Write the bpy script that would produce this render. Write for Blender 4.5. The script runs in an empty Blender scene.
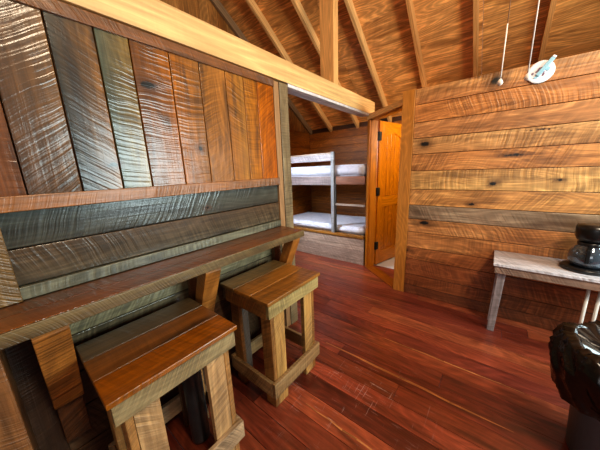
import bpy, bmesh, math, random
from mathutils import Vector, Matrix, noise

random.seed(11)
COL = bpy.context.scene.collection
V = Vector

# ------------------------------------------------------------------ materials
def new_mat(name):
    m = bpy.data.materials.new(name); m.use_nodes = True
    nt = m.node_tree
    for n in list(nt.nodes): nt.nodes.remove(n)
    out = nt.nodes.new('ShaderNodeOutputMaterial'); b = nt.nodes.new('ShaderNodeBsdfPrincipled')
    nt.links.new(b.outputs[0], out.inputs[0])
    return m, nt, b

def mathn(nt, op, a, b=None, c=None, clamp=False):
    n = nt.nodes.new('ShaderNodeMath'); n.operation = op; n.use_clamp = clamp
    for i, x in enumerate((a, b, c)):
        if x is None: continue
        if isinstance(x, (int, float)): n.inputs[i].default_value = x
        else: nt.links.new(x, n.inputs[i])
    return n.outputs[0]

def comb(nt, x, y, z):
    n = nt.nodes.new('ShaderNodeCombineXYZ')
    for i, q in enumerate((x, y, z)):
        if isinstance(q, (int, float)): n.inputs[i].default_value = q
        else: nt.links.new(q, n.inputs[i])
    return n.outputs[0]

def noisen(nt, vec, scale=1, detail=3, rough=.55, dist=0):
    n = nt.nodes.new('ShaderNodeTexNoise')
    nt.links.new(vec, n.inputs['Vector'])
    n.inputs['Scale'].default_value = scale; n.inputs['Detail'].default_value = detail
    n.inputs['Roughness'].default_value = rough; n.inputs['Distortion'].default_value = dist
    return n.outputs['Fac']

def ramp(nt, fac, stops):
    n = nt.nodes.new('ShaderNodeValToRGB')
    while len(n.color_ramp.elements) < len(stops): n.color_ramp.elements.new(.5)
    for e, (p, c) in zip(n.color_ramp.elements, stops):
        e.position = p; e.color = (c, c, c, 1) if isinstance(c, (int, float)) else (*c, 1)
    nt.links.new(fac, n.inputs[0]); return n.outputs[0]

def mix(nt, fac, a, b, mode='MIX'):
    n = nt.nodes.new('ShaderNodeMix'); n.data_type = 'RGBA'; n.blend_type = mode
    for i, x in ((0, fac), (6, a), (7, b)):
        if isinstance(x, (int, float)): n.inputs[i].default_value = x
        elif isinstance(x, tuple): n.inputs[i].default_value = (*x, 1)
        else: nt.links.new(x, n.inputs[i])
    return n.outputs[2]

def wood(name, rough=.4, coat=0.0, coat_rough=.2, bump=.35, saw=.5, sawfreq=95, dark=.5, grain=.8, rings=.35, sat=1.15, knotpos=(), kaxis=0,
         darkcol=(.016, .014, .012), knots=0.0, scratch=0.0, ply=False, light=0.0, lightcol=(1.7, 1.8, 1.8), spec=.5, ringu=1.1):
    m, nt, b = new_mat(name)
    uvn = nt.nodes.new('ShaderNodeUVMap'); uvn.uv_map = 'UVMap'
    sp = nt.nodes.new('ShaderNodeSeparateXYZ'); nt.links.new(uvn.outputs[0], sp.inputs[0])
    u, v = sp.outputs[0], sp.outputs[1]
    at = nt.nodes.new('ShaderNodeAttribute'); at.attribute_name = 'col'
    base, rnd = at.outputs['Color'], at.outputs['Alpha']
    zz = mathn(nt, 'MULTIPLY', rnd, 37.0)
    g = noisen(nt, comb(nt, mathn(nt, 'MULTIPLY', u, 2.2), mathn(nt, 'MULTIPLY', v, 55), zz), 1, 5, .6, .4)
    pn = noisen(nt, comb(nt, mathn(nt, 'MULTIPLY', u, 1.7), mathn(nt, 'MULTIPLY', v, 11), zz), 1, 3, .5, .6)
    # cathedral rings
    rn = noisen(nt, comb(nt, mathn(nt, 'MULTIPLY', u, ringu), mathn(nt, 'MULTIPLY', v, 5 if not ply else 3.0), zz), 1, 1.5, .4, .3)
    rs = mathn(nt, 'ABSOLUTE', mathn(nt, 'SINE', mathn(nt, 'MULTIPLY', rn, 60 if not ply else 48)))
    # saw marks across the board, slanted by board
    sl = mathn(nt, 'MULTIPLY', mathn(nt, 'SUBTRACT', rnd, .5), 1.6)
    us = mathn(nt, 'ADD', u, mathn(nt, 'MULTIPLY', v, sl))
    us = mathn(nt, 'ADD', us, mathn(nt, 'MULTIPLY', mathn(nt, 'SUBTRACT', noisen(nt, comb(nt, mathn(nt, 'MULTIPLY', u, 2), mathn(nt, 'MULTIPLY', v, 6), zz), 1, 1), .5), .045))
    sw = noisen(nt, comb(nt, mathn(nt, 'MULTIPLY', us, sawfreq), mathn(nt, 'MULTIPLY', v, 2.5), zz), 1, 1.5, .5, .15)
    sw = ramp(nt, sw, [(.36, 0.0), (.50, .55), (.60, 1.0)])
    swm = noisen(nt, comb(nt, mathn(nt, 'MULTIPLY', u, 2.5), mathn(nt, 'MULTIPLY', v, 6), mathn(nt, 'ADD', zz, 9)), 1, 2, .5)
    swm = ramp(nt, swm, [(.35, .15), (.65, 1.0)])
    sws = mathn(nt, 'MULTIPLY', sw, swm)
    k = mathn(nt, 'ADD', mathn(nt, 'MULTIPLY', mathn(nt, 'SUBTRACT', g, .5), grain * 1.9), 1.0)
    k = mathn(nt, 'MULTIPLY', k, mathn(nt, 'SUBTRACT', 1.0 + rings * .5, mathn(nt, 'MULTIPLY', rs, rings)))
    k = mathn(nt, 'MULTIPLY', k, mathn(nt, 'SUBTRACT', 1.0 + saw * .3, mathn(nt, 'MULTIPLY', sws, saw)))
    g2 = noisen(nt, comb(nt, mathn(nt, 'MULTIPLY', u, 9), mathn(nt, 'MULTIPLY', v, 150), zz), 1, 3, .6)
    k = mathn(nt, 'MULTIPLY', k, mathn(nt, 'ADD', 1.0, mathn(nt, 'MULTIPLY', mathn(nt, 'SUBTRACT', g2, .5), grain * .9)))
    k = mathn(nt, 'MAXIMUM', k, .05)
    c = mix(nt, 1.0, base, k, 'MULTIPLY')
    # hue variation: browner / greyer
    hn = noisen(nt, comb(nt, mathn(nt, 'MULTIPLY', u, 3.1), mathn(nt, 'MULTIPLY', v, 16), mathn(nt, 'ADD', zz, 4)), 1, 2, .5, .5)
    if light > 0:
        c = mix(nt, mathn(nt, 'MULTIPLY', ramp(nt, hn, [(.52, 0.), (.70, 1.)]), light), c, mix(nt, 1.0, c, lightcol, 'MULTIPLY'))
    c = mix(nt, mathn(nt, 'MULTIPLY', ramp(nt, pn, [(.30, 1.), (.47, 0.)]), dark), c, darkcol)
    if knots > 0:
        vo = nt.nodes.new('ShaderNodeTexVoronoi'); vo.inputs['Scale'].default_value = 1
        nt.links.new(comb(nt, mathn(nt, 'MULTIPLY', u, 2.3), mathn(nt, 'MULTIPLY', v, 4.6), zz), vo.inputs['Vector'])
        kf = ramp(nt, vo.outputs['Distance'], [(.05, 1.), (.13, 0.)])
        c = mix(nt, mathn(nt, 'MULTIPLY', kf, knots), c, (.012, .009, .007))
    if scratch > 0:
        geo = nt.nodes.new('ShaderNodeNewGeometry'); gp = geo.outputs['Position']
        ss = nt.nodes.new('ShaderNodeSeparateXYZ'); nt.links.new(gp, ss.inputs[0])
        s1 = noisen(nt, comb(nt, mathn(nt, 'MULTIPLY', ss.outputs[0], 70), mathn(nt, 'MULTIPLY', ss.outputs[1], 3.5), 0), 1, 3, .7, .5)
        s2 = noisen(nt, comb(nt, mathn(nt, 'MULTIPLY', ss.outputs[0], 6), mathn(nt, 'MULTIPLY', ss.outputs[1], 90), 3), 1, 3, .7, .5)
        # worn patch in front of the second stool
        dx = mathn(nt, 'MULTIPLY', mathn(nt, 'ADD', ss.outputs[0], .62), 1.5); dy = mathn(nt, 'MULTIPLY', mathn(nt, 'SUBTRACT', ss.outputs[1], 1.2), 1.5)
        dd = mathn(nt, 'SQRT', mathn(nt, 'ADD', mathn(nt, 'MULTIPLY', dx, dx), mathn(nt, 'MULTIPLY', dy, dy)))
        w = mathn(nt, 'MULTIPLY', ramp(nt, dd, [(.1, 1.), (.9, .0)]), ramp(nt, noisen(nt, gp, 5, 2), [(.47, 0.), (.58, 1.)]))
        sf = mathn(nt, 'MAXIMUM', ramp(nt, s1, [(.61, 0.), (.71, 1.)]), ramp(nt, s2, [(.60, 0.), (.70, 1.)]))
        c = mix(nt, mathn(nt, 'MULTIPLY', mathn(nt, 'MULTIPLY', sf, w), scratch), c, (.55, .45, .47))
    if knotpos:
        geo = nt.nodes.new('ShaderNodeNewGeometry'); ss = nt.nodes.new('ShaderNodeSeparateXYZ'); nt.links.new(geo.outputs['Position'], ss.inputs[0])
        wob = mathn(nt, 'MULTIPLY', mathn(nt, 'SUBTRACT', noisen(nt, geo.outputs['Position'], 45, 2), .5), .030)
        for (ka, kz, kr, kel) in knotpos:
            da = mathn(nt, 'MULTIPLY', mathn(nt, 'SUBTRACT', ss.outputs[kaxis], ka), kel); dz = mathn(nt, 'SUBTRACT', ss.outputs[2], kz)
            d = mathn(nt, 'ADD', mathn(nt, 'SQRT', mathn(nt, 'ADD', mathn(nt, 'MULTIPLY', da, da), mathn(nt, 'MULTIPLY', dz, dz))), wob)
            c = mix(nt, mathn(nt, 'MULTIPLY', ramp(nt, mathn(nt, 'DIVIDE', d, kr * 3), [(.30, 1.), (1.0, 0.)]), .75), c, (.07, .028, .012))
            c = mix(nt, ramp(nt, mathn(nt, 'DIVIDE', d, kr), [(.6, 1.), (1.0, 0.)]), c, (.008, .007, .006))
    hs = nt.nodes.new('ShaderNodeHueSaturation'); hs.inputs['Saturation'].default_value = sat; nt.links.new(c, hs.inputs['Color']); c = hs.outputs[0]
    nt.links.new(c, b.inputs['Base Color'])
    r = mathn(nt, 'ADD', mathn(nt, 'MULTIPLY', pn, .25), rough - .12, clamp=True)
    nt.links.new(r, b.inputs['Roughness'])
    b.inputs['Coat Weight'].default_value = coat; b.inputs['Coat Roughness'].default_value = coat_rough
    b.inputs['Specular IOR Level'].default_value = spec
    h = mathn(nt, 'ADD', mathn(nt, 'MULTIPLY', g, .5), mathn(nt, 'MULTIPLY', sws, saw * 1.4))
    bn = nt.nodes.new('ShaderNodeBump'); bn.inputs['Strength'].default_value = bump; bn.inputs['Distance'].default_value = .004
    nt.links.new(h, bn.inputs['Height']); nt.links.new(bn.outputs[0], b.inputs['Normal'])
    if coat > 0: nt.links.new(bn.outputs[0], b.inputs['Coat Normal'])
    return m

def plain(name, col, rough=.5, metal=0., bump=0., bscale=60, var=.15, coat=0, spec=.5):
    m, nt, b = new_mat(name)
    tc = nt.nodes.new('ShaderNodeTexCoord')
    n = noisen(nt, tc.outputs['Object'], bscale, 3)
    k = mathn(nt, 'ADD', mathn(nt, 'MULTIPLY', mathn(nt, 'SUBTRACT', n, .5), var * 2), 1.0)
    nt.links.new(mix(nt, 1.0, col, k, 'MULTIPLY'), b.inputs['Base Color'])
    b.inputs['Roughness'].default_value = rough; b.inputs['Metallic'].default_value = metal
    b.inputs['Coat Weight'].default_value = coat; b.inputs['Specular IOR Level'].default_value = spec
    if bump:
        bn = nt.nodes.new('ShaderNodeBump'); bn.inputs['Strength'].default_value = bump; bn.inputs['Distance'].default_value = .005
        nt.links.new(n, bn.inputs['Height']); nt.links.new(bn.outputs[0], b.inputs['Normal'])
    return m

M = {}
M['leftwall'] = wood('rough_sawn_lacquered', rough=.5, coat=.75, coat_rough=.20, bump=.42, saw=.55, sawfreq=75, dark=.7, grain=.7, rings=.3, sat=1.12, spec=.2,
    knotpos=((.818, 1.60, .016, 1), (.826, 1.24, .008, .6), (.367, 1.506, .012, .5), (.581, 1.89, .020, .45)), kaxis=1)
M['reclaimed'] = wood('reclaimed_wood', rough=.42, coat=.25, coat_rough=.25, bump=.7, saw=.6, sawfreq=115, dark=.55, grain=.55, rings=.2, light=.4, lightcol=(1.6, 1.75, 1.8))
M['counter'] = wood('counter_lacquer', rough=.34, coat=.6, coat_rough=.2, bump=.6, saw=.5, sawfreq=90, dark=.6, grain=.6, rings=.2)
M['seat'] = wood('seat_lacquer', rough=.36, coat=.35, coat_rough=.22, bump=.45, saw=.4, sawfreq=75, dark=.6, grain=.7, rings=.15)
M['rightwall'] = wood('honey_boards', rough=.42, coat=.15, bump=.5, saw=.5, sawfreq=62, dark=.55, grain=.6, rings=.35, light=.6, lightcol=(1.55, 1.7, 1.75), darkcol=(.07, .028, .012), sat=1.03,
    knotpos=((-.097, 2.115, .034, .8), (-.611, 1.656, .024, .6), (-.03, 1.262, .018, .55), (.381, 1.296, .009, .4), (.077, 1.505, .010, .16), (-.174, 1.07, .010, .35), (-.566, .85, .020, .35), (-.763, .52, .014, .25), (.22, 1.69, .004, .1)))
M['bunkwall'] = wood('bunk_boards', rough=.5, bump=.2, saw=.1, dark=.4)
M['grey'] = wood('weathered_grey_wood', rough=.45, coat=.3, bump=.7, saw=.45, sawfreq=80, dark=.35, grain=.7, rings=.2)
M['pine'] = wood('fresh_pine', rough=.5, bump=.12, saw=.05, dark=.3, grain=.4, rings=.28, darkcol=(.42, .21, .07), sat=1.0, ringu=.35)
M['ply'] = wood('plywood_sheathing', rough=.45, coat=.2, bump=.15, saw=.12, sawfreq=24, dark=.5, grain=.75, rings=.42, ringu=.7, darkcol=(.17, .055, .014), light=.7, lightcol=(1.7, 1.8, 1.8), sat=1.05)
M['floor'] = wood('red_floor', rough=.36, coat=.45, coat_rough=.2, bump=.2, saw=.08, dark=.6, grain=.85, rings=.3, scratch=1.0, darkcol=(.030, .008, .005), light=.5, lightcol=(1.6, 1.75, 1.75), sat=1.05)
M['door'] = wood('door_pine', rough=.35, coat=.3, bump=.06, saw=0., dark=.25, grain=.35, rings=.3, darkcol=(.36, .12, .02))
M['trim'] = wood('door_trim', rough=.42, coat=.2, bump=.1, saw=0., dark=.25, grain=.45, rings=.25, darkcol=(.22, .08, .02))
M['black'] = plain('black_plastic', (.012, .012, .013), .28, var=.1)
M['hinge'] = plain('black_iron', (.01, .009, .009), .5, .3)
M['steel'] = plain('dark_grey_metal', (.11, .13, .16), .35, .6, var=.25, bscale=20)
M['white'] = plain('white_enamel', (.75, .74, .70), .4, var=.05)
M['cord'] = plain('white_cord', (.80, .72, .66), .6, var=.05)
M['chain'] = plain('brass_chain', (.45, .26, .15), .4, .5)
M['fabric'] = plain('mattress_fabric', (.56, .60, .72), .85, bump=.5, bscale=45, var=.12)
M['bin'] = plain('charcoal_plastic', (.085, .105, .135), .45, var=.15)
M['bag'] = plain('black_bag', (.004, .004, .005), .24, bump=.25, bscale=22, var=.2)
M['tile'] = plain('pale_tile', (.62, .60, .60), .4, var=.08, bscale=8)
M['plate'] = plain('white_china', (.78, .80, .85), .3, var=.04)
M['bluepaint'] = plain('blue_paint', (.30, .55, .68), .35, var=.25, bscale=90)
M['purplepaint'] = plain('purple_paint', (.18, .10, .17), .4)
M['outside'] = plain('rear_boards', (.20, .09, .04), .6, var=.3, bscale=12)
gm, gnt, gb = new_mat('carafe_glass')
gb.inputs['Base Color'].default_value = (.10, .13, .17, 1); gb.inputs['Roughness'].default_value = .04
gb.inputs['Transmission Weight'].default_value = .35; gb.inputs['Metallic'].default_value = .25; gb.inputs['Coat Weight'].default_value = 1; gb.inputs['IOR'].default_value = 1.45
tn = noisen(gnt, gnt.nodes.new('ShaderNodeTexCoord').outputs['Object'], 14, 2)
bnn = gnt.nodes.new('ShaderNodeBump'); bnn.inputs['Strength'].default_value = .12; gnt.links.new(tn, bnn.inputs['Height']); gnt.links.new(bnn.outputs[0], gb.inputs['Normal'])
M['glass'] = gm

# ------------------------------------------------------------------ mesh builder
class MB:
    def __init__(s): s.v = []; s.f = []; s.uv = []; s.c = []; s.smooth = []
    def hexa(s, p, along, col, col2=None, rnd=None, jit=.12):
        """8 corners (x-,y-,z-),(x+,y-,z-),(x+,y+,z-),(x-,y+,z-), then top four; grain runs along `along`."""
        b = len(s.v); s.v += [tuple(q) for q in p]
        along = V(along).normalized(); rnd = random.random() if rnd is None else rnd
        ou, ov = random.uniform(0, 40), random.uniform(0, 40)
        k = 1 + random.uniform(-jit, jit)
        ca = tuple(x * k for x in col); cb = tuple(x * k for x in (col2 or col))
        for q in ((0, 3, 2, 1), (4, 5, 6, 7), (0, 1, 5, 4), (1, 2, 6, 5), (2, 3, 7, 6), (3, 0, 4, 7)):
            P = [V(p[i]) for i in q]
            n = (P[1] - P[0]).cross(P[2] - P[0])
            n = n.normalized() if n.length > 1e-12 else V((0, 0, 1))
            end = abs(n.dot(along)) > .8
            a = along if not end else n.orthogonal().normalized()
            w = n.cross(a).normalized(); 
            if w.dot(V((1, 1, 1))) < 0: w = -w
            vs = [x.dot(w) for x in P]; lo, hi = min(vs), max(vs)
            s.f.append([b + i for i in q])
            for x in P:
                vv = x.dot(w); t = (vv - lo) / max(hi - lo, 1e-9)
                uu = x.dot(a) * (.15 if end else 1)
                s.uv.append((uu + ou, vv + ov))
                cc = tuple(ca[i] * (1 - t) + cb[i] * t for i in range(3))
                if end: cc = tuple(q_ * .7 for q_ in cc)
                s.c.append((*cc, rnd))
            s.smooth.append(False)
    def box(s, lo, hi, along, col, col2=None, mat=None, **k):
        x0, y0, z0 = lo; x1, y1, z1 = hi
        p = [V(q) for q in ((x0, y0, z0), (x1, y0, z0), (x1, y1, z0), (x0, y1, z0), (x0, y0, z1), (x1, y0, z1), (x1, y1, z1), (x0, y1, z1))]
        a = V({'x': (1, 0, 0), 'y': (0, 1, 0), 'z': (0, 0, 1)}[along])
        if mat is not None:
            p = [mat @ q for q in p]; a = mat.to_3x3() @ a
        s.hexa(p, a, col, col2, **k)
    def bar(s, a, b, w, h, col, up=(0, 0, 1), **k):
        """square bar from a to b: w across, h along up"""
        a, b = V(a), V(b); d = (b - a).normalized(); u = V(up); u = (u - d * u.dot(d)).normalized(); r = d.cross(u)
        c = lambda o: [o - r * w / 2 - u * h / 2, o + r * w / 2 - u * h / 2, o + r * w / 2 + u * h / 2, o - r * w / 2 + u * h / 2]
        s.hexa(c(a) + c(b), d, col, **k)
    def prism(s, pts, d, along, col, rnd=None):
        """polygon pts (3D) extruded by vector d"""
        b = len(s.v); n = len(pts); d = V(d); along = V(along).normalized(); rnd = random.random() if rnd is None else rnd
        P = [V(q) for q in pts]; s.v += [tuple(q) for q in P] + [tuple(q + d) for q in P]
        w = d.normalized().cross(along); ou = random.uniform(0, 40)
        def add(idx):
            s.f.append([b + i for i in idx]); s.smooth.append(False)
            for i in idx:
                q = V(s.v[b + i]); s.uv.append((q.dot(along) + ou, q.dot(w) + ou + .3 * q.dot(d.normalized()))); s.c.append((*col, rnd))
        add(list(range(n))[::-1]); add(list(range(n, 2 * n)))
        for i in range(n): add([i, (i + 1) % n, n + (i + 1) % n, n + i])
    def lathe(s, prof, origin=(0, 0, 0), seg=32, col=(.5, .5, .5), disp=None, cap0=True, cap1=True):
        b = len(s.v); o = V(origin)
        for r, z in prof:
            for j in range(seg):
                a = 2 * math.pi * j / seg
                q = V((r * math.cos(a), r * math.sin(a), z))
                if disp: q = disp(q, a)
                s.v.append(tuple(o + q))
        def add(idx, sm=True):
            s.f.append([b + i for i in idx]); s.smooth.append(sm)
            for i in idx: s.uv.append((0, 0)); s.c.append((*col, .5))
        for i in range(len(prof) - 1):
            for j in range(seg):
                k = (j + 1) % seg
                add([i * seg + j, i * seg + k, (i + 1) * seg + k, (i + 1) * seg + j])
        if cap0: add(list(range(seg))[::-1], False)
        if cap1: add([(len(prof) - 1) * seg + j for j in range(seg)], False)
    def tube(s, a, b, r, seg=12, col=(.5, .5, .5)):
        a, b = V(a), V(b); d = b - a; n = MB(); n.lathe([(r, 0), (r, d.length)], seg=seg, col=col)
        rot = d.to_track_quat('Z', 'Y').to_matrix()
        base = len(s.v); s.v += [tuple(a + rot @ V(q)) for q in n.v]
        s.f += [[base + i for i in f] for f in n.f]; s.uv += n.uv; s.c += n.c; s.smooth += n.smooth
    def build(s, name, mat, parent=None, bevel=0, loc=None):
        me = bpy.data.meshes.new(name); me.from_pydata(s.v, [], s.f)
        me.uv_layers.new(name='UVMap'); me.color_attributes.new('col', 'FLOAT_COLOR', 'CORNER')
        me.uv_layers['UVMap'].data.foreach_set('uv', [x for q in s.uv for x in q])
        me.color_attributes['col'].data.foreach_set('color', [x for q in s.c for x in q])
        me.polygons.foreach_set('use_smooth', s.smooth)
        bm = bmesh.new(); bm.from_mesh(me); bmesh.ops.recalc_face_normals(bm, faces=bm.faces); bm.to_mesh(me); bm.free()
        me.materials.append(M[mat] if isinstance(mat, str) else mat)
        o = bpy.data.objects.new(name, me); COL.objects.link(o)
        if loc is not None: o.location = loc
        if parent is not None: o.parent = parent
        if bevel:
            md = o.modifiers.new('bevel', 'BEVEL'); md.width = bevel; md.segments = 2; md.limit_method = 'ANGLE'; md.angle_limit = .6
        return o

def tag(o, label=None, cat=None, group=None, kind=None):
    if label: o['label'] = label
    if cat: o['category'] = cat
    if group: o['group'] = group
    if kind: o['kind'] = kind
    return o
def thing(name, label, cat, loc=(0, 0, 0), group=None):
    o = bpy.data.objects.new(name, None); COL.objects.link(o); o.location = loc; o.empty_display_size = .1
    return tag(o, label, cat, group)
def struct(o): o['kind'] = 'structure'; return o
def pick(pal): return random.choice(pal)

# ------------------------------------------------------------------ layout constants
XL = -1.41            # face of the left board wall
YR = 2.79             # face of the right board wall
XB = -3.20            # bunk room outer wall
YB = 4.38             # rear of bunk room and bathroom
XW, YN = 2.60, -2.10  # wall beyond the right edge, wall behind the viewer
RZ, RK, YRIDGE = 5.22, .70, 1.0      # underside of rafters: z = RZ - RK*y
A = V((-1.43, 3.27, 0)); B = V((-.82, 2.79, 0)); DG = (B - A).normalized(); NG = V((-DG.y, DG.x, 0))   # diagonal doorway
NG = NG if NG.y > 0 else -NG

# ------------------------------------------------------------------ floor
mb = MB()
red = [(.20, .050, .028), (.25, .068, .036), (.145, .034, .021), (.28, .082, .042), (.17, .040, .026), (.22, .056, .033)]
y = YN
w = .137
while y < YB:
    x = XB - random.uniform(0, 1.2)
    while x < XW:
        L = random.uniform(1.3, 3.2); x0, x1 = max(x, XB), min(x + L, XW)
        if x1 - x0 > .02:
            mb.box((x0 + .0008, y + .0012, -.03), (x1 - .0008, y + w - .0012, 0), 'x', pick(red), jit=.25)
        x += L
    y += w
def streak(yc, x0, x1, wd):     # pale sapwood edges of some boards
    n = 8; pts = [yc + random.uniform(-.006, .006) for _ in range(n + 1)]
    for i in range(n):
        xa, xb = x0 + (x1 - x0) * i / n, x0 + (x1 - x0) * (i + 1) / n
        wa = wd * (.3 + .7 * math.sin(math.pi * (i + .25) / n)); wb = wd * (.3 + .7 * math.sin(math.pi * (i + 1.25) / n)) if i < n - 1 else wd * .2
        p = [(xa, pts[i] - wa / 2, -.002), (xb, pts[i + 1] - wb / 2, -.002), (xb, pts[i + 1] + wb / 2, -.002), (xa, pts[i] + wa / 2, -.002)]
        mb.hexa([V(q) for q in p] + [V((q[0], q[1], .0006)) for q in p], (1, 0, 0), (.40, .175, .075), rnd=.5, jit=.05)
streak(1.523, -1.0, .22, .020); streak(1.865, -.62, .28, .012); streak(.972, -.80, -.1, .012)
streak(2.42, -1.3, -.75, .010)
floor = struct(mb.build('floor', 'floor', bevel=.0008))
mb = MB(); 
for (x0, y0, x1, y1) in ((-1.40, 3.38, -.9, YB), (-.9, 2.90, 0, YB), (0, 2.90, XW, YB)):
    mb.box((x0, y0, .0005), (x1, y1, .004), 'x', (.6, .6, .6))
f2 = struct(mb.build('floor_bathroom', 'tile'))

# ------------------------------------------------------------------ left wall with vertical boards above and recessed boards below
mb = MB()
mb.box((XL - .12, YN, 0), (XL - .045, 1.632, 2.118), 'z', (.12, .06, .03))
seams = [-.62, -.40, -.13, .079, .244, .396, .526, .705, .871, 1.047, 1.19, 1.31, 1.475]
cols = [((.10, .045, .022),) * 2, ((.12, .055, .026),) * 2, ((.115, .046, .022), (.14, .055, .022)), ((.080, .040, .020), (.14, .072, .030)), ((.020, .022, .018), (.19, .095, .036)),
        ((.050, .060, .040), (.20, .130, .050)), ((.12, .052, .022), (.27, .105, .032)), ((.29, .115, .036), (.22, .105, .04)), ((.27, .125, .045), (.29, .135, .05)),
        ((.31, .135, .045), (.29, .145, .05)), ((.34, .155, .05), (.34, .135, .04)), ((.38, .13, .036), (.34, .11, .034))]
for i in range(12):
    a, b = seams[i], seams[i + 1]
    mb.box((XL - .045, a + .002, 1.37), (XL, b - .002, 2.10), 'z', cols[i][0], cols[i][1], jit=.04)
# recess boards behind the counter
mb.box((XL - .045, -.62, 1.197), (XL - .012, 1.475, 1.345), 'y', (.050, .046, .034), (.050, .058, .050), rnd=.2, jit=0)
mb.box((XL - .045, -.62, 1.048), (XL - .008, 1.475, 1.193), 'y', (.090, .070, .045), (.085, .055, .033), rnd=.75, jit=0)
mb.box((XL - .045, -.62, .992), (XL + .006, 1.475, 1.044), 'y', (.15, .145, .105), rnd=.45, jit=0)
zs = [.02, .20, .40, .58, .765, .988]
lowc = [(.10, .06, .035), (.12, .075, .045), (.10, .065, .045), (.13, .10, .06), (.21, .18, .11)]  # lower boards darkened, the under-counter shade is put into their colour
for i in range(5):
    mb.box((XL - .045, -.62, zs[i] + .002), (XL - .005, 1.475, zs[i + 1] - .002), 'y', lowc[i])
struct(mb.build('wall_left', 'leftwall', bevel=.003))
def trim(n, lo, hi, al, col, mat='reclaimed', bev=.003):
    m_ = MB(); m_.box(lo, hi, al, col, jit=0); return struct(m_.build('trim_%d' % n, mat, bevel=bev))
trim(1, (XL - .02, YN, 2.072), (XL + .010, 1.475, 2.124), 'y', (.17, .075, .034))
trim(2, (XL + .0005, -.62, 1.338), (XL + .022, 1.475, 1.396), 'y', (.27, .125, .056))
trim(3, (XL - .05, 1.477, 0), (XL + .004, 1.533, 2.118), 'z', (.34, .19, .085), 'pine')
trim(4, (XL - .14, 1.5345, 0), (XL + .012, 1.632, 2.118), 'z', (.20, .155, .095))
trim(5, (XL - .004, -.34, .9915), (XL + .020, -.012, 1.337), 'z', (.20, .125, .058))
trim(8, (XL - .004, -.34, 0), (XL + .0035, -.012, .953), 'z', (.055, .032, .020))  # same post below the counter, its shade painted in as a dark colour

# ------------------------------------------------------------------ tie beam, post, rafters, roof
mb = MB(); mb.box((XL - .115, YN, 2.132), (XL + .012, 3.41, 2.293), 'y', (.72, .45, .19), rnd=.5, jit=0)
tag(mb.build('tie_beam', 'pine', bevel=.004), 'thick pale pine beam running along the top of the left board wall and over the bunk opening', 'beam')
trim(7, (XL - .113, 1.64, 2.106), (XL + .008, 3.26, 2.1315), 'y', (.62, .60, .60), 'grey')
mb = MB()
for q in ((XL - .155, XL + .006),):
    x0, x1 = q; y0, y1 = 2.36, 2.45
    p = [(x0, y0, 2.294), (x1, y0, 2.294), (x1, y1, 2.294), (x0, y1, 2.294)]
    mb.hexa([V(t) for t in p] + [V((t[0], t[1], RZ - RK * t[1] - .002)) for t in p], (0, 0, 1), (.70, .38, .14), rnd=.4, jit=0)
tag(mb.build('roof_post', 'pine', bevel=.004), 'upright square pine post standing on the long pale beam', 'post')

RD = .10        # rafter depth
ca = 1 / math.sqrt(1 + RK * RK)
def roofz(yy): return RZ - RK * yy if yy >= YRIDGE else RZ - RK * (2 * YRIDGE - yy)
rx = [-3.17, -2.68, -2.11, -1.52, -.925, -.355, .215, .785, 1.355]
rlab = {-3.17: 'grey brown rake board against the gable wall boards of the bunk room',
        -2.68: 'pale rafter above the beam, first rafter to the right of the gable boards',
        -2.11: 'pale rafter running down to just left of the upright post',
        -1.52: 'pale rafter directly right of the upright post, meeting the end of the beam',
        -.925: 'orange rafter ending above the left corner of the right board wall',
        -.355: 'thin rafter straight above the right board wall, left of the hanging cords',
        .215: 'dark rafter in shadow above the white wall disc, behind the hanging cords'}
for x in rx:
    m_ = MB(); c = (.72, .42, .17) if x < -1.2 else (.60, .29, .10)
    if x < -3.1: c = (.26, .16, .085)
    for (ya, yb) in ((YRIDGE, YB + .028),):
        p = []
        za, zb = RZ - RK * ya, RZ - RK * yb; h = RD / ca
        hw = .021
        p = [(x - hw, ya, za), (x + hw, ya, za), (x + hw, yb, zb), (x - hw, yb, zb), (x - hw, ya, za + h), (x + hw, ya, za + h), (x + hw, yb, zb + h), (x - hw, yb, zb + h)]
        m_.hexa([V(t) for t in p], (0, ca, -RK * ca), c, rnd=.5, jit=.06)
    o = m_.build('rafter', 'pine', bevel=.003)
    if x in rlab: tag(o, rlab[x], 'rafter', 'rafters under the plywood roof')
    else: tag(o, 'rafter out of view to the right of the hanging cords', 'rafter', 'rafters under the plywood roof')
# plywood sheathing
mb = MB()
for side in (0, 1):
    for i in range(-2, 2):
        for j in range(4):
            x0 = XB - .3 + (i + 2) * 1.6 ; x1 = x0 + 1.6
            s0, s1 = j * 1.20, (j + 1) * 1.20
            pts = []
            for (sx, ss) in ((x0 + .001, s0), (x1 - .001, s0), (x1 - .001, s1 - .002), (x0 + .001, s1 - .002)):
                yy = YRIDGE + ss * ca * (1 if side == 0 else -1); zz = RZ - RK * (YRIDGE + ss * ca) + RD / ca + .0005
                pts.append(V((sx, yy, zz)))
            mb.hexa(pts + [q + V((0, 0, .02)) for q in pts], (1, 0, 0), pick([(.64, .31, .115), (.70, .345, .135), (.57, .27, .10)]), jit=.1)
struct(mb.build('ceiling', 'ply'))

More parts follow.
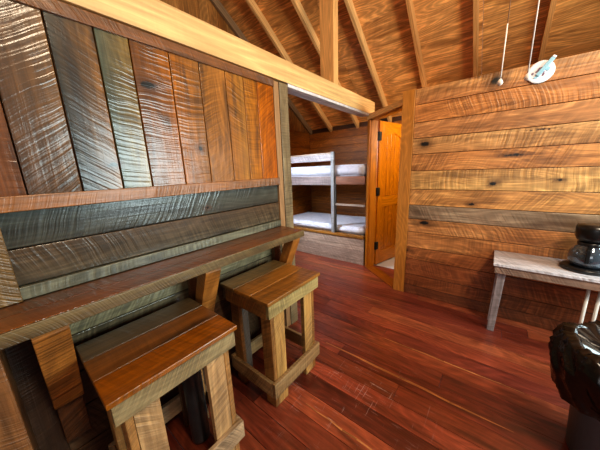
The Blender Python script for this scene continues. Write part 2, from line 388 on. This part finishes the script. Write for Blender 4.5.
# ------------------------------------------------------------------ right wall of horizontal boards
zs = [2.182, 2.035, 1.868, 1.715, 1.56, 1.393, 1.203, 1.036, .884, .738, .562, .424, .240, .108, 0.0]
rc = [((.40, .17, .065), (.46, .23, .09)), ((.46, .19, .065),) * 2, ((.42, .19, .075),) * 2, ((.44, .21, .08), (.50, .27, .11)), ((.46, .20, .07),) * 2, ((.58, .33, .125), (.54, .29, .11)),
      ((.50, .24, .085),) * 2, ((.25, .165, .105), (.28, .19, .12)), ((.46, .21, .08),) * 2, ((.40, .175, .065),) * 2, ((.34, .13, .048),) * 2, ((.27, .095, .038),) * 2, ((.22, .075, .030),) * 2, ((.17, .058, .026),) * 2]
mb = MB()
mb.box((-.725, YR + .024, 0), (XW, YR + .10, 2.17), 'x', (.10, .04, .02))
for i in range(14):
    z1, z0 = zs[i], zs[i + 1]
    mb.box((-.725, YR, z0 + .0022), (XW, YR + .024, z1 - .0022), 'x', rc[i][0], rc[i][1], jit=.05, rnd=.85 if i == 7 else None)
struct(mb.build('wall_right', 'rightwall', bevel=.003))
# corner post between the wall and the doorway
trim(6, (-.848, YR - .010, 0), (-.727, YR + .085, 2.185), 'z', (.46, .22, .088), 'trim')

# ------------------------------------------------------------------ diagonal doorway
door = struct(thing('door_1', None, None, tuple(A)))
R2 = Matrix(((DG.x, NG.x, 0), (DG.y, NG.y, 0), (0, 0, 1)))      # local: x along opening, y into the bathroom, z up
L4 = R2.to_4x4()
def dbox(name, boxes, mat, parent=door, bev=.002):
    m_ = MB()
    for lo, hi, al, c in boxes: m_.box(lo, hi, al, c, mat=L4, jit=.04)
    return m_.build(name, mat, parent, bevel=bev)
WD = (B - A).length
dbox('door_jamb', [((0.0, 0, 0), (.055, .022, 2.06), 'z', (.40, .16, .05)), ((.02, .022, 0), (.062, .115, 2.06), 'z', (.46, .20, .065))], 'trim')
dbox('header', [((0.0, -.012, 2.06), (WD - .02, .03, 2.122), 'x', (.62, .38, .19)), ((.0, .03, 2.045), (WD - .05, .11, 2.122), 'x', (.42, .19, .07))], 'trim')
dbox('threshold', [((0.06, -.02, 0.001), (WD - .03, .125, .014), 'x', (.24, .085, .032))], 'trim')
# leaf, hinged on the left jamb and standing open into the bathroom
LD = V((.235, .972, 0)).normalized(); LN = V((LD.y, -LD.x, 0))
Lm = Matrix(((LD.x, LN.x, 0, -1.318 - A.x), (LD.y, LN.y, 0, 3.365 - A.y), (0, 0, 1, 0), (0, 0, 0, 1)))
LW, LH = .70, 2.045
oc = (.58, .23, .058)
m_ = MB()
def lb(lo, hi, al, c=oc): m_.box(lo, hi, al, c, mat=Lm, jit=.05)
z0 = .018
lb((0, -.02, z0), (.105, .02, LH), 'z'); lb((LW - .105, -.02, z0), (LW, .02, LH), 'z')
lb((.1052, -.0195, z0), (LW - .1052, .0195, .22), 'x'); lb((.1052, -.0195, .88), (LW - .1052, .0195, 1.03), 'x')
pts = [(.1052, LH), (.1052, 1.80)]
for i in range(17):
    t = i / 16; xx = .1052 + (LW - .2104) * t; pts.append((xx, 1.80 + .10 * math.sin(math.pi * t)))
pts += [(LW - .1052, 1.80), (LW - .1052, LH)]
P3 = [Lm @ V((a, -.0195, b)) for a, b in pts]
m_.prism(P3, LN * .039, LD, oc, rnd=.5)
leaf = m_.build('door_leaf', 'door', door, bevel=.002)
for (za, zb, nm) in ((.222, .878, 'lower_panel'), (1.032, 1.90, 'arched_panel')):
    m_ = MB(); n = 5; xa = .107; ww = (LW - .214) / n
    for i in range(n): lb((xa + i * ww + .003, -.007, za), (xa + (i + 1) * ww - .003, .007, zb), 'z', (.54, .205, .05))
    m_.build(nm, 'door', leaf, bevel=.003)
for zc in (.318, 1.11, 1.85):
    m_ = MB()
    m_.box((-.040, -.010, zc - .056), (.034, .032, zc + .056), 'z', (.01, .01, .01), mat=Lm)
    n0 = len(m_.v); p = Lm @ V((-.020, .030, zc - .055)); q = Lm @ V((-.020, .030, zc + .055)); m_.tube(p, q, .011, 10)
    tag(m_.build('hinge', 'hinge', door, bevel=.006), 'black iron hinge')

# ------------------------------------------------------------------ bunk room shell
bw = [(.32, .135, .052), (.36, .155, .06), (.28, .115, .045), (.40, .175, .068)]
mb = MB(); z = 0
while z < 2.17:
    mb.box((XB, YB, z + .002), (-1.46, YB + .03, min(z + .145, 2.18) - .002), 'x', pick(bw)); z += .145
mb.box((-1.46, YB, 0), (XW, YB + .03, 2.18), 'x', (.3, .13, .05)); mb.box((XB - .1, YB + .031, 0), (XW, YB + .07, 2.36), 'x', (.06, .025, .012))
struct(mb.build('wall_back', 'bunkwall', bevel=.003))
mb = MB(); z = 0
while z < 2.2:
    mb.box((XB - .03, YN, z + .002), (XB, YB, min(z + .145, 2.2) - .002), 'y', pick([(.34, .145, .05), (.30, .125, .042), (.38, .165, .06)])); z += .145
mb.box((XB - .05, YN, 0), (XB - .031, YB, 2.2), 'y', (.1, .04, .02))
yy = YN
while yy < YB - .1:         # gable boards up to the roof
    y1 = min(yy + .135, YB)
    if yy < YRIDGE < y1: y1 = YRIDGE
    p = [(XB - .03, yy + .001, 2.2), (XB, yy + .001, 2.2), (XB, y1 - .001, 2.2), (XB - .03, y1 - .001, 2.2)]
    mb.hexa([V(t) for t in p] + [V((t[0], t[1], max(2.21, roofz(t[1]) + .08))) for t in p], (0, 0, 1), pick([(.34, .17, .075), (.28, .13, .055), (.38, .20, .09)]))
    yy = y1
struct(mb.build('wall_gable', 'bunkwall', bevel=.002))
mb = MB(); z = 0
while z < 2.1:
    mb.box((XL - .055, 3.345, z + .002), (XL - .015, YB, min(z + .145, 2.1) - .002), 'y', pick(bw)); z += .145
mb.box((XL - .0145, 3.40, .002), (XL + .01, YB, 2.1), 'z', (.3, .13, .05))
struct(mb.build('wall_partition', 'bunkwall', bevel=.003))

# room beyond the frame: rear wall with a wide opening for the added fill light, side wall with a window
mb = MB()
mb.box((XL - .12, YN - .06, 0), (-.9, YN, 2.9), 'z', (.2, .1, .05)); mb.box((-.9, YN - .06, 2.05), (1.5, YN, 2.9), 'x', (.2, .1, .05)); mb.box((1.5, YN - .06, 0), (XW, YN, 2.9), 'z', (.2, .1, .05))
mb.box((-.9, YN - .06, 0), (1.5, YN, .25), 'x', (.2, .1, .05)); mb.box((XB, YN - .06, 0), (XL - .12, YN, 2.9), 'z', (.2, .1, .05))
struct(mb.build('wall_rear', 'outside'))
WY0, WY1, WZ0, WZ1 = .85, 2.65, 1.08, 2.22
mb = MB()
mb.box((XW, YN, 0), (XW + .06, WY0, 4.0 - .0), 'z', (.2, .1, .05)); mb.box((XW, WY1, 0), (XW + .06, YB, 3.5), 'z', (.2, .1, .05))
mb.box((XW, WY0, 0), (XW + .06, WY1, WZ0), 'y', (.2, .1, .05)); mb.box((XW, WY0, WZ1), (XW + .06, WY1, 3.4), 'y', (.2, .1, .05))
struct(mb.build('wall_window_side', 'outside'))

# ------------------------------------------------------------------ bar counter
bar = thing('bar_counter', 'long dark lacquered plank bar counter fixed to the left board wall', 'counter', (XL, .5, .99))
off = V((-XL, -.5, -.99))
def part(mbx, name, mat, parent, org, bevel=.003):
    mbx.v = [tuple(V(q) - org) for q in mbx.v]; return mbx.build(name, mat, parent, bevel=bevel)
OB = V(bar.location)
m_ = MB()
m_.box((XL + .006, -.62, .957), (XL + .128, 1.475, .990), 'y', (.13, .048, .018), (.15, .058, .022), jit=0)
m_.box((XL + .130, -.62, .957), (XL + .252, 1.462, .990), 'y', (.17, .065, .022), (.20, .078, .027), jit=0)
part(m_, 'counter_top', 'counter', bar, OB)
m_ = MB(); m_.box((XL + .2525, -.62, .938), (XL + .262, 1.462, .9885), 'y', (.11, .072, .036), (.15, .11, .058), jit=0, rnd=.9)
part(m_, 'front_edge', 'reclaimed', bar, OB)
for i, (y0, y1) in enumerate(((-.020, .076), (.618, .712), (1.34, 1.425))):
    m_ = MB(); m_.box((XL + .004, y0 + .005, .30), (XL + .040, y1 - .005, .955), 'z', (.12, .055, .028))
    br = part(m_, 'bracket', 'reclaimed', bar, OB)
    m_ = MB(); yc = (y0 + y1) / 2; wy = (y1 - y0)
    x1 = XL + .248; x0 = XL + .041; zt = .955; zb = .55
    q = [(x1 - .075, zt), (x1, zt), (x1, zt - .035), (x0 + .03, zb - .04), (x0, zb - .01), (x0, zb + .06)]
    m_.prism([(a, y0, b) for a, b in q], (0, wy, 0), (.45, 0, .89), (.30, .14, .058))
    p_ = part(m_, 'brace', 'reclaimed', br, OB)
m_ = MB(); m_.box((XL + .022, -.62, 0), (XL + .215, -.092, .955), 'z', (.13, .068, .033), (.18, .09, .045))
part(m_, 'end_panel', 'reclaimed', bar, OB, .006)

# ------------------------------------------------------------------ stools (front faces +x)
def make_stool(label, pal):
    t = thing('bar_stool', label, 'stool', group='bar stools at the counter')
    W, D, H = .505, .455, .75
    m_ = MB(); x = -D
    for i, c in enumerate(pal['seat']):
        w_ = (D - .002) / 3
        m_.box((x, -W / 2, H - .023), (x + w_ - .002, W / 2, H), 'y', c, jit=.03); x += w_ + .001
    m_.build('seat', 'seat', t, bevel=.004)
    a0, a1 = H - .108, H - .024; o_ = .012
    for lo, hi, al, c in (((-o_ - .024, -W / 2 + o_, a0), (-o_, W / 2 - o_, a1), 'y', pal['apron']), ((-D + o_, -W / 2 + o_, a0), (-D + o_ + .024, W / 2 - o_, a1), 'y', pal['dark']),
                          ((-D + o_ + .025, -W / 2 + o_, a0 - .01), (-o_ - .025, -W / 2 + o_ + .024, a1), 'x', pal['side']), ((-D + o_ + .025, W / 2 - o_ - .024, a0 - .01), (-o_ - .025, W / 2 - o_, a1), 'x', pal['side'])):
        m_ = MB(); m_.box(lo, hi, al, c); m_.build('apron', 'reclaimed', t, bevel=.003)
    for sy in (-1, 1):
        for fx in (1, 0):
            m_ = MB()
            xo = -.034 if fx else -D + .040 ; xi = xo - .085 if fx else xo + .085
            ya, yb = sy * (W / 2 - .040), sy * (W / 2 - .155); y0, y1 = min(ya, yb), max(ya, yb)
            # an L of two boards, the narrow one at the outer side
            yo0, yo1 = (y0, y0 + .026) if sy < 0 else (y1 - .026, y1)
            yi0, yi1 = (yo1 + .001, y1) if sy < 0 else (y0, yo0 - .001)
            xa, xb = min(xo, xi), max(xo, xi)
            m_.box((xa, yo0, 0), (xb, yo1, a1 - .0005), 'z', pal['side'])
            if fx: m_.box((xb - .030, yi0, 0), (xb + .0005, yi1, a1 - .0005), 'z', pal['leg'])
            else: m_.box((xa - .0005, yi0, 0), (xa + .030, yi1, a1 - .0005), 'z', pal['dark'])
            m_.build('leg', 'reclaimed', t, bevel=.003)
    r0, r1 = .098, .200
    yo = W / 2 - .039
    for lo, hi, al, c in (((-.0325, -yo - .022, r0), (-.0085, yo + .022, r1), 'y', pal['rail']), ((-D + .014, -yo - .022, r0), (-D + .038, yo + .022, r1), 'y', pal['rail']),
                          ((-D + .039, -yo - .024, r0 - .002), (-.0335, -yo - .001, r1 - .004), 'x', pal['rail']), ((-D + .039, yo + .001, r0 - .002), (-.0335, yo + .024, r1 - .004), 'x', pal['rail'])):
        m_ = MB(); m_.box(lo, hi, al, c); m_.build('foot_rail', 'reclaimed', t, bevel=.003)
    return t
pal1 = dict(seat=[(.10, .066, .036), (.17, .080, .034), (.24, .095, .032)], apron=(.26, .20, .115), side=(.32, .18, .085), leg=(.42, .27, .15), rail=(.40, .29, .19), dark=(.10, .055, .03))
pal2 = dict(seat=[(.20, .125, .058), (.32, .16, .062), (.28, .14, .055)], apron=(.35, .275, .14), side=(.24, .125, .055), leg=(.36, .22, .10), rail=(.30, .20, .11), dark=(.12, .09, .07))
s1 = make_stool('nearest wooden bar stool with a reddish front seat plank and dark rear plank', pal1); s1.location = (-.883, .338, 0)
s2 = make_stool('farther wooden bar stool with honey coloured seat, standing before the bunk opening', pal2); s2.location = (-.895, 1.053, 0)

# cylinder standing under the counter
m_ = MB(); m_.lathe([(.040, 0), (.046, .004), (.048, .02), (.048, .46), (.044, .49), (.024, .505), (.020, .53), (.022, .532), (.022, .555), (.015, .56)], seg=28)
cy = m_.build('metal_canister', 'steel', loc=(-1.155, .462, 0)); tag(cy, 'dark grey metal canister standing on the floor between the legs of the nearest stool', 'canister')

# ------------------------------------------------------------------ bunk bed
YF = 3.27
bed = thing('bunk_bed', 'built-in wooden bunk bed with a grey post and boarded base beyond the opening', 'bunk bed', (-2.2, YF, 0)); OD = V(bed.location)
m_ = MB(); m_.box((XB + .002, YF, 0.001), (-1.452, YF + .025, .215), 'x', (.36, .29, .25)); m_.box((XB + .002, YF, .218), (-1.452, YF + .025, .415), 'x', (.42, .34, .29))
part(m_, 'base_panel', 'grey', bed, OD)
m_ = MB(); m_.box((XB + .002, YF - .022, .417), (-1.452, YF + .05, .455), 'x', (.36, .19, .075)); part(m_, 'base_ledge', 'reclaimed', bed, OD)
m_ = MB(); m_.box((XB + .002, YF + .05, .41), (-1.455, YB - .002, .445), 'x', (.25, .13, .06)); part(m_, 'lower_platform', 'bunkwall', bed, OD)
m_ = MB(); m_.box((-2.005, YF - .012, .456), (-1.950, YF + .028, 1.70), 'z', (.30, .31, .33)); part(m_, 'post', 'grey', bed, OD)
m_ = MB(); m_.box((-1.949, YF + .002, .456), (-1.925, YF + .028, 1.33), 'z', (.05, .045, .04)); part(m_, 'ladder_stile', 'grey', bed, OD)
m_ = MB(); m_.box((XB + .002, YF, 1.565), (-2.006, YF + .025, 1.665), 'x', (.33, .29, .31)); part(m_, 'guard_rail', 'grey', bed, OD)
m_ = MB(); m_.box((XB + .002, YF - .004, 1.665), (-2.006, YF + .03, 1.69), 'x', (.42, .30, .22)); part(m_, 'guard_cap', 'grey', bed, OD)
m_ = MB(); m_.box((XB + .002, YF, 1.20), (-2.006, YF + .025, 1.335), 'x', (.24, .19, .19)); m_.box((-1.924, YF + .004, 1.215), (-1.455, YF + .028, 1.33), 'x', (.26, .12, .075)); part(m_, 'side_rail', 'grey', bed, OD)
m_ = MB(); m_.box((XB + .002, YF + .029, 1.30), (-1.466, YB - .002, 1.330), 'x', (.3, .14, .06)); part(m_, 'upper_platform', 'bunkwall', bed, OD)
m_ = MB(); m_.box((-1.924, YF - .01, .895), (-1.452, YF + .03, .925), 'x', (.34, .28, .24)); part(m_, 'ladder_rung', 'grey', bed, OD)

def mattress(lo, hi, label, wob=.006, nx=60, ny=26, seedv=0, quilt=.004):
    lo, hi = V(lo), V(hi); m_ = MB()
    bm = bmesh.new(); bmesh.ops.create_cube(bm, size=1)
    for v in bm.verts: v.co = V((lo[i] + (v.co[i] + .5) * (hi[i] - lo[i]) for i in range(3)))
    bmesh.ops.bevel(bm, geom=bm.edges[:], offset=.028, segments=3, affect='EDGES')
    bmesh.ops.subdivide_edges(bm, edges=[e for e in bm.edges if e.calc_length() > .25], cuts=16, use_grid_fill=True)
    for v in bm.verts:
        n = noise.noise(v.co * 5 + V((seedv, 0, 0))); v.co += V((0, 0, wob * n)) if v.co.z > (lo.z + hi.z) / 2 else V((0, 0, 0))
    me = bpy.data.meshes.new('mattress'); bm.to_mesh(me); bm.free()
    for p in me.polygons: p.use_smooth = True
    me.materials.append(M['mat_q']); o = bpy.data.objects.new('mattress', me); COL.objects.link(o)
    return tag(o, label, 'mattress')
# quilted fabric
qm, qn, qb = new_mat('quilted_fabric')
geo = qn.nodes.new('ShaderNodeNewGeometry')
vo = qn.nodes.new('ShaderNodeTexVoronoi'); vo.inputs['Scale'].default_value = 9; vo.feature = 'DISTANCE_TO_EDGE'; qn.links.new(geo.outputs['Position'], vo.inputs['Vector'])
ee = ramp(qn, vo.outputs['Distance'], [(.0, .0), (.12, 1.)])
qn.links.new(mix(qn, ee, (.60, .64, .78), (.68, .71, .84)), qb.inputs['Base Color']); qb.inputs['Roughness'].default_value = .8
bq = qn.nodes.new('ShaderNodeBump'); bq.inputs['Strength'].default_value = .3; bq.inputs['Distance'].default_value = .01; qn.links.new(ee, bq.inputs['Height']); qn.links.new(bq.outputs[0], qb.inputs['Normal'])
M['mat_q'] = qm
mattress((XB + .02, YF + .035, 1.331), (-1.48, YF + .95, 1.500), 'bluish white quilted mattress on the upper bunk')
mattress((XB + .02, YF + .055, .446), (-1.48, YF + .95, .560), 'bluish white mattress on the lower bunk', seedv=3)

# ------------------------------------------------------------------ side table against the right wall
tb = thing('side_table', 'low weathered grey wooden side table against the right board wall', 'table', (.65, 2.58, 0)); OT = V(tb.location)
gc = (.36, .30, .28)
m_ = MB(); m_.box((.045, 2.395, .637), (1.25, 2.585, .660), 'x', (.52, .51, .54), rnd=.8); m_.box((.045, 2.588, .637), (1.25, YR - .006, .660), 'x', (.50, .49, .52), rnd=.8); part(m_, 'tabletop', 'grey', tb, OT)
m_ = MB(); m_.box((.058, 2.408, .575), (1.237, 2.432, .6365), 'x', (.24, .17, .135), rnd=.9); m_.box((.058, 2.433, .575), (.082, YR - .01, .6365), 'y', (.25, .18, .15)); part(m_, 'apron', 'grey', tb, OT)
for xx in (.095, 1.19):
    for (yt, yb) in ((2.470, 2.530), (2.735, 2.70)):
        m_ = MB(); hx = .030; hy = .032
        p = [(xx - hx, yb - hy, 0), (xx + hx * .6, yb - hy, 0), (xx + hx * .6, yb + hy, 0), (xx - hx, yb + hy, 0), (xx - .012, yt - hy, .6365), (xx + hx + .012, yt - hy, .6365), (xx + hx + .012, yt + hy, .6365), (xx - .012, yt + hy, .6365)]
        m_.hexa([V(q) for q in p], (0, 0, 1), (.36, .33, .34)); part(m_, 'leg', 'grey', tb, OT)

# ------------------------------------------------------------------ coffee maker
cm = thing('coffee_maker', 'black drip coffee maker with a glossy glass carafe on the side table', 'coffee maker', (.57, 2.58, .66)); OC = V(cm.location); cm.scale = (1, 1, 1.12)
def rbox(lo, hi, bev, name, mat, parent, org, seg=4):
    m_ = MB(); m_.box(lo, hi, 'x', (.02, .02, .02)); o = part(m_, name, mat, parent, org, bevel=bev); o.modifiers[0].segments = seg
    for p in o.data.polygons: p.use_smooth = True
    return o
m_ = MB(); m_.lathe([(.120, 0), (.128, .006), (.128, .020), (.118, .028), (.09, .030)], seg=40); o = m_.build('base', 'black', cm, loc=(0, 0, 0)); o.scale = (1.05, .95, 1)
rbox((.64, 2.50, .684), (.755, 2.68, 1.0), .025, 'water_tank', 'black', cm, OC)
m_ = MB(); m_.lathe([(.064, .196), (.076, .202), (.088, .225), (.091, .275), (.086, .298), (.05, .306)], seg=40); m_.build('brew_head', 'black', cm, loc=(.0, 0, 0))
rbox((.575, 2.535, .885), (.70, 2.625, .960), .02, 'head_arm', 'black', cm, OC)
m_ = MB(); m_.lathe([(.066, .031), (.086, .036), (.100, .060), (.105, .090), (.100, .122), (.082, .152), (.066, .168), (.064, .180)], seg=48); cf = m_.build('carafe', 'glass', cm)
m_ = MB(); m_.lathe([(.060, .040), (.080, .044), (.093, .062), (.096, .080), (.0955, .0805)], seg=40); m_.build('coffee', 'black', cf)
m_ = MB(); m_.lathe([(.0675, .166), (.0695, .168), (.0695, .186), (.060, .192), (.02, .195)], seg=40); m_.build('carafe_lid', 'black', cf)
m_ = MB(); m_.bar((-.012, -.062, .165), (-.030, -.118, .155), .022, .014, (.02,) * 3); m_.bar((-.030, -.118, .160), (-.028, -.116, .070), .022, .014, (.02,) * 3, up=(0, 1, 0)); m_.build('carafe_handle', 'black', cf, bevel=.004)

# ------------------------------------------------------------------ bin with bag
bx, by = .578, 1.62
m_ = MB(); m_.lathe([(.140, 0), (.150, .006), (.182, .54), (.188, .55), (.188, .58), (.178, .58), (.172, .54), (.140, .02)], seg=48)
bn_ = m_.build('waste_bin', 'bin', loc=(bx, by, 0)); tag(bn_, 'charcoal plastic waste bin standing on the floor under the black bag', 'bin')
def crumple(q, a):
    z = q.z; r = math.hypot(q.x, q.y)
    p = V((math.cos(a) * 2.2, math.sin(a) * 2.2, z * 7))
    p = V((math.cos(a + z * 2.5) * 2.0, math.sin(a + z * 2.5) * 2.0, z * 3.0)); n = 1 - abs(noise.noise(p * 1.1)) * 2; n2 = 1 - abs(noise.noise(p * 2.6 + V((5, 1, 2)))) * 2
    n3 = 1 - abs(noise.noise(V((math.cos(a), math.sin(a), z * 2)) * 6.5)) * 2; f = (.024 * n + .012 * n2 + .005 * n3 + .006) * min(1, (r / .195) ** 3)
    if z > .685: f *= .5
    hang = .05 * noise.noise(V((math.cos(a) * 1.3, math.sin(a) * 1.3, 8))) if z < .45 else 0
    k = (r + f) / max(r, 1e-6)
    return V((q.x * k, q.y * k, z + .018 * n2 * (1 if z > .4 else .4) + hang))
prof = [(.205, .40), (.212, .42), (.222, .46), (.232, .50), (.240, .54), (.243, .58), (.240, .62), (.230, .655), (.215, .68), (.198, .69), (.180, .684), (.160, .672), (.130, .655), (.09, .64), (.05, .632), (.012, .63)]
pr = []
for i in range(len(prof) - 1):
    for k in range(3): t = k / 3; pr.append((prof[i][0] * (1 - t) + prof[i + 1][0] * t, prof[i][1] * (1 - t) + prof[i + 1][1] * t))
pr.append(prof[-1])
m_ = MB(); m_.lathe(pr, seg=120, disp=crumple, cap0=False, cap1=True)
bg = m_.build('bin_bag', 'bag', loc=(bx, by, -.080)); tag(bg, 'shiny crumpled black plastic bag folded over the rim of the waste bin', 'bag')

# white poles under the table
for i, (xx, lab) in enumerate(((.590, 'left of two slim white poles standing under the side table behind the bin'), (.645, 'right of two slim white poles standing under the side table behind the bin'))):
    m_ = MB(); m_.tube((0, 0, 0), (0, 0, .56), .010, 16); m_.lathe([(.016, 0), (.016, .012), (.011, .016)], seg=16); m_.lathe([(.0105, .558), (.0105, .566), (.006, .569)], seg=16)
    tag(m_.build('white_pole', 'white', loc=(xx, 2.50, 0)), lab, 'pole', 'white poles under the table')

# ------------------------------------------------------------------ pull cords and wall ornament
def cord(x, y, zb, zsplit, lab):
    t = thing('pull_cord', lab, 'cord', (x, y, zb), 'hanging pull cords')
    top = roofz(y) + .105
    m_ = MB(); m_.lathe([(.003, -.011), (.008, -.009), (.0115, 0), (.009, .008), (.004, .016)], seg=16); m_.build('bead', 'cord', t)
    m_ = MB(); m_.tube((0, 0, .014), (0, 0, zsplit - zb), .0026, 8); m_.build('cord_line', 'cord', t)
    m_ = MB(); m_.tube((0, 0, zsplit - zb), (0, 0, top - zb), .0017, 8); m_.build('chain', 'chain' if zsplit < 2.2 else 'cord', t)
cord(.050, 1.5, 1.794, 2.6, 'longer white pull cord hanging beside the white wall disc')
cord(-.040, 1.5, 1.794, 2.022, 'left pull cord, brown chain above and white bead before a dark knot')

od = thing('wall_ornament', 'round white wall disc with painted marks and a pale blue handle, on the top board', 'ornament', (.165, YR, 2.110))
m_ = MB(); m_.lathe([(.030, 0), (.076, .003), (.079, .009), (.074, .013), (.06, .010), (.0, .009)][:5], seg=48)
for i, q in enumerate(m_.v): m_.v[i] = (q[0], -q[2], q[1])
m_.build('disc', 'plate', od)
rotd = Matrix.Rotation(math.radians(-38), 4, 'Y')
m_ = MB(); m_.box((-.014, -.022, -.03), (.014, -.0145, .100), 'z', (.5,) * 3, mat=rotd.inverted() if False else Matrix.Rotation(math.radians(36), 4, 'Y'))
m_.build('handle', 'bluepaint', od, bevel=.005)
m_ = MB(); m_.box((-.012, -.021, .1005), (.012, -.015, .115), 'z', (.5,) * 3, mat=Matrix.Rotation(math.radians(36), 4, 'Y')); m_.build('handle_tip', 'plate', od, bevel=.004)
def blotch(pts, mt):
    m_ = MB(); m_.prism([(a, -.0142, b) for a, b in pts], (0, .003, 0), (1, 0, 0), (.3,) * 3); m_.build('painted_mark', mt, od)
blotch([(-.030, .005), (-.012, .030), (.006, .034), (-.008, .012), (-.022, .000)], 'purplepaint')
blotch([(.010, -.022), (.020, .004), (.024, -.020), (.018, -.032)], 'purplepaint')
blotch([(.024, .012), (.040, .028), (.050, .018), (.046, .000), (.036, -.002)], 'bluepaint')
blotch([(-.036, -.032), (-.020, -.024), (-.004, -.030), (-.016, -.040), (-.030, -.042)], 'bluepaint')
blotch([(-.052, -.004), (-.040, .004), (-.036, -.006), (-.046, -.012)], 'purplepaint')

# ------------------------------------------------------------------ lights
def area(name, loc, target, sx, sy, power, col):
    l = bpy.data.lights.new(name, 'AREA'); l.shape = 'RECTANGLE'; l.size = sx; l.size_y = sy; l.energy = power; l.color = col
    o = bpy.data.objects.new(name, l); COL.objects.link(o); o.location = loc
    o.rotation_euler = (V(target) - V(loc)).to_track_quat('-Z', 'Y').to_euler()
    if name == 'bunk_daylight': l.spread = math.radians(95)
    return o
area('window_daylight', (XW + .02, 1.80, 1.65), (-1.4, 1.3, 1.2), 1.7, 1.14, 135, (.78, .96, .98))
area('rear_fill', (.7, YN - .02, 1.4), (-.4, 2.8, 1.2), 1.4, 1.3, 16, (1.0, .95, .90))  # unseen fill light added behind the viewer
area('bunk_daylight', (XB + .08, 2.1, 1.75), (-2.1, 3.5, .75), .7, .6, 22, (.80, .90, 1.0))
area('bathroom_lamp', (-.3, 3.5, 1.95), (-1.2, 3.6, 1.3), .4, .4, 17, (1.0, .84, .62))
area('warm_wall_fill', (1.2, .3, 3.4), (-.2, 2.8, 2.2), .5, .5, 75, (1.0, .82, .60))  # added warm fill to brighten the right wall, no known fixture
w = bpy.data.worlds.new('sky'); bpy.context.scene.world = w; w.use_nodes = True
w.node_tree.nodes['Background'].inputs[0].default_value = (.75, .85, 1, 1); w.node_tree.nodes['Background'].inputs[1].default_value = .35

# ------------------------------------------------------------------ camera
YA, PI_, RO, F = .682175, .222317, -.0388574, 243.37
f = V((-math.sin(YA) * math.cos(PI_), math.cos(YA) * math.cos(PI_), -math.sin(PI_))); s = V((math.cos(YA), math.sin(YA), 0)); u = s.cross(f)
s2 = s * math.cos(RO) + u * math.sin(RO); u2 = -s * math.sin(RO) + u * math.cos(RO)
cam = bpy.data.cameras.new('camera'); co = bpy.data.objects.new('camera', cam); COL.objects.link(co)
cam.sensor_width = 36; cam.lens = F / 600 * 36; cam.clip_start = .02
mw = Matrix((s2, u2, -f)).transposed().to_4x4(); mw.translation = (0, 0, 1.45); co.matrix_world = mw
sc = bpy.context.scene; sc.camera = co
sc.view_settings.view_transform = 'Standard'; 
try: sc.view_settings.look = 'Medium High Contrast'
except Exception: sc.view_settings.look = 'None'
sc.view_settings.exposure = 0
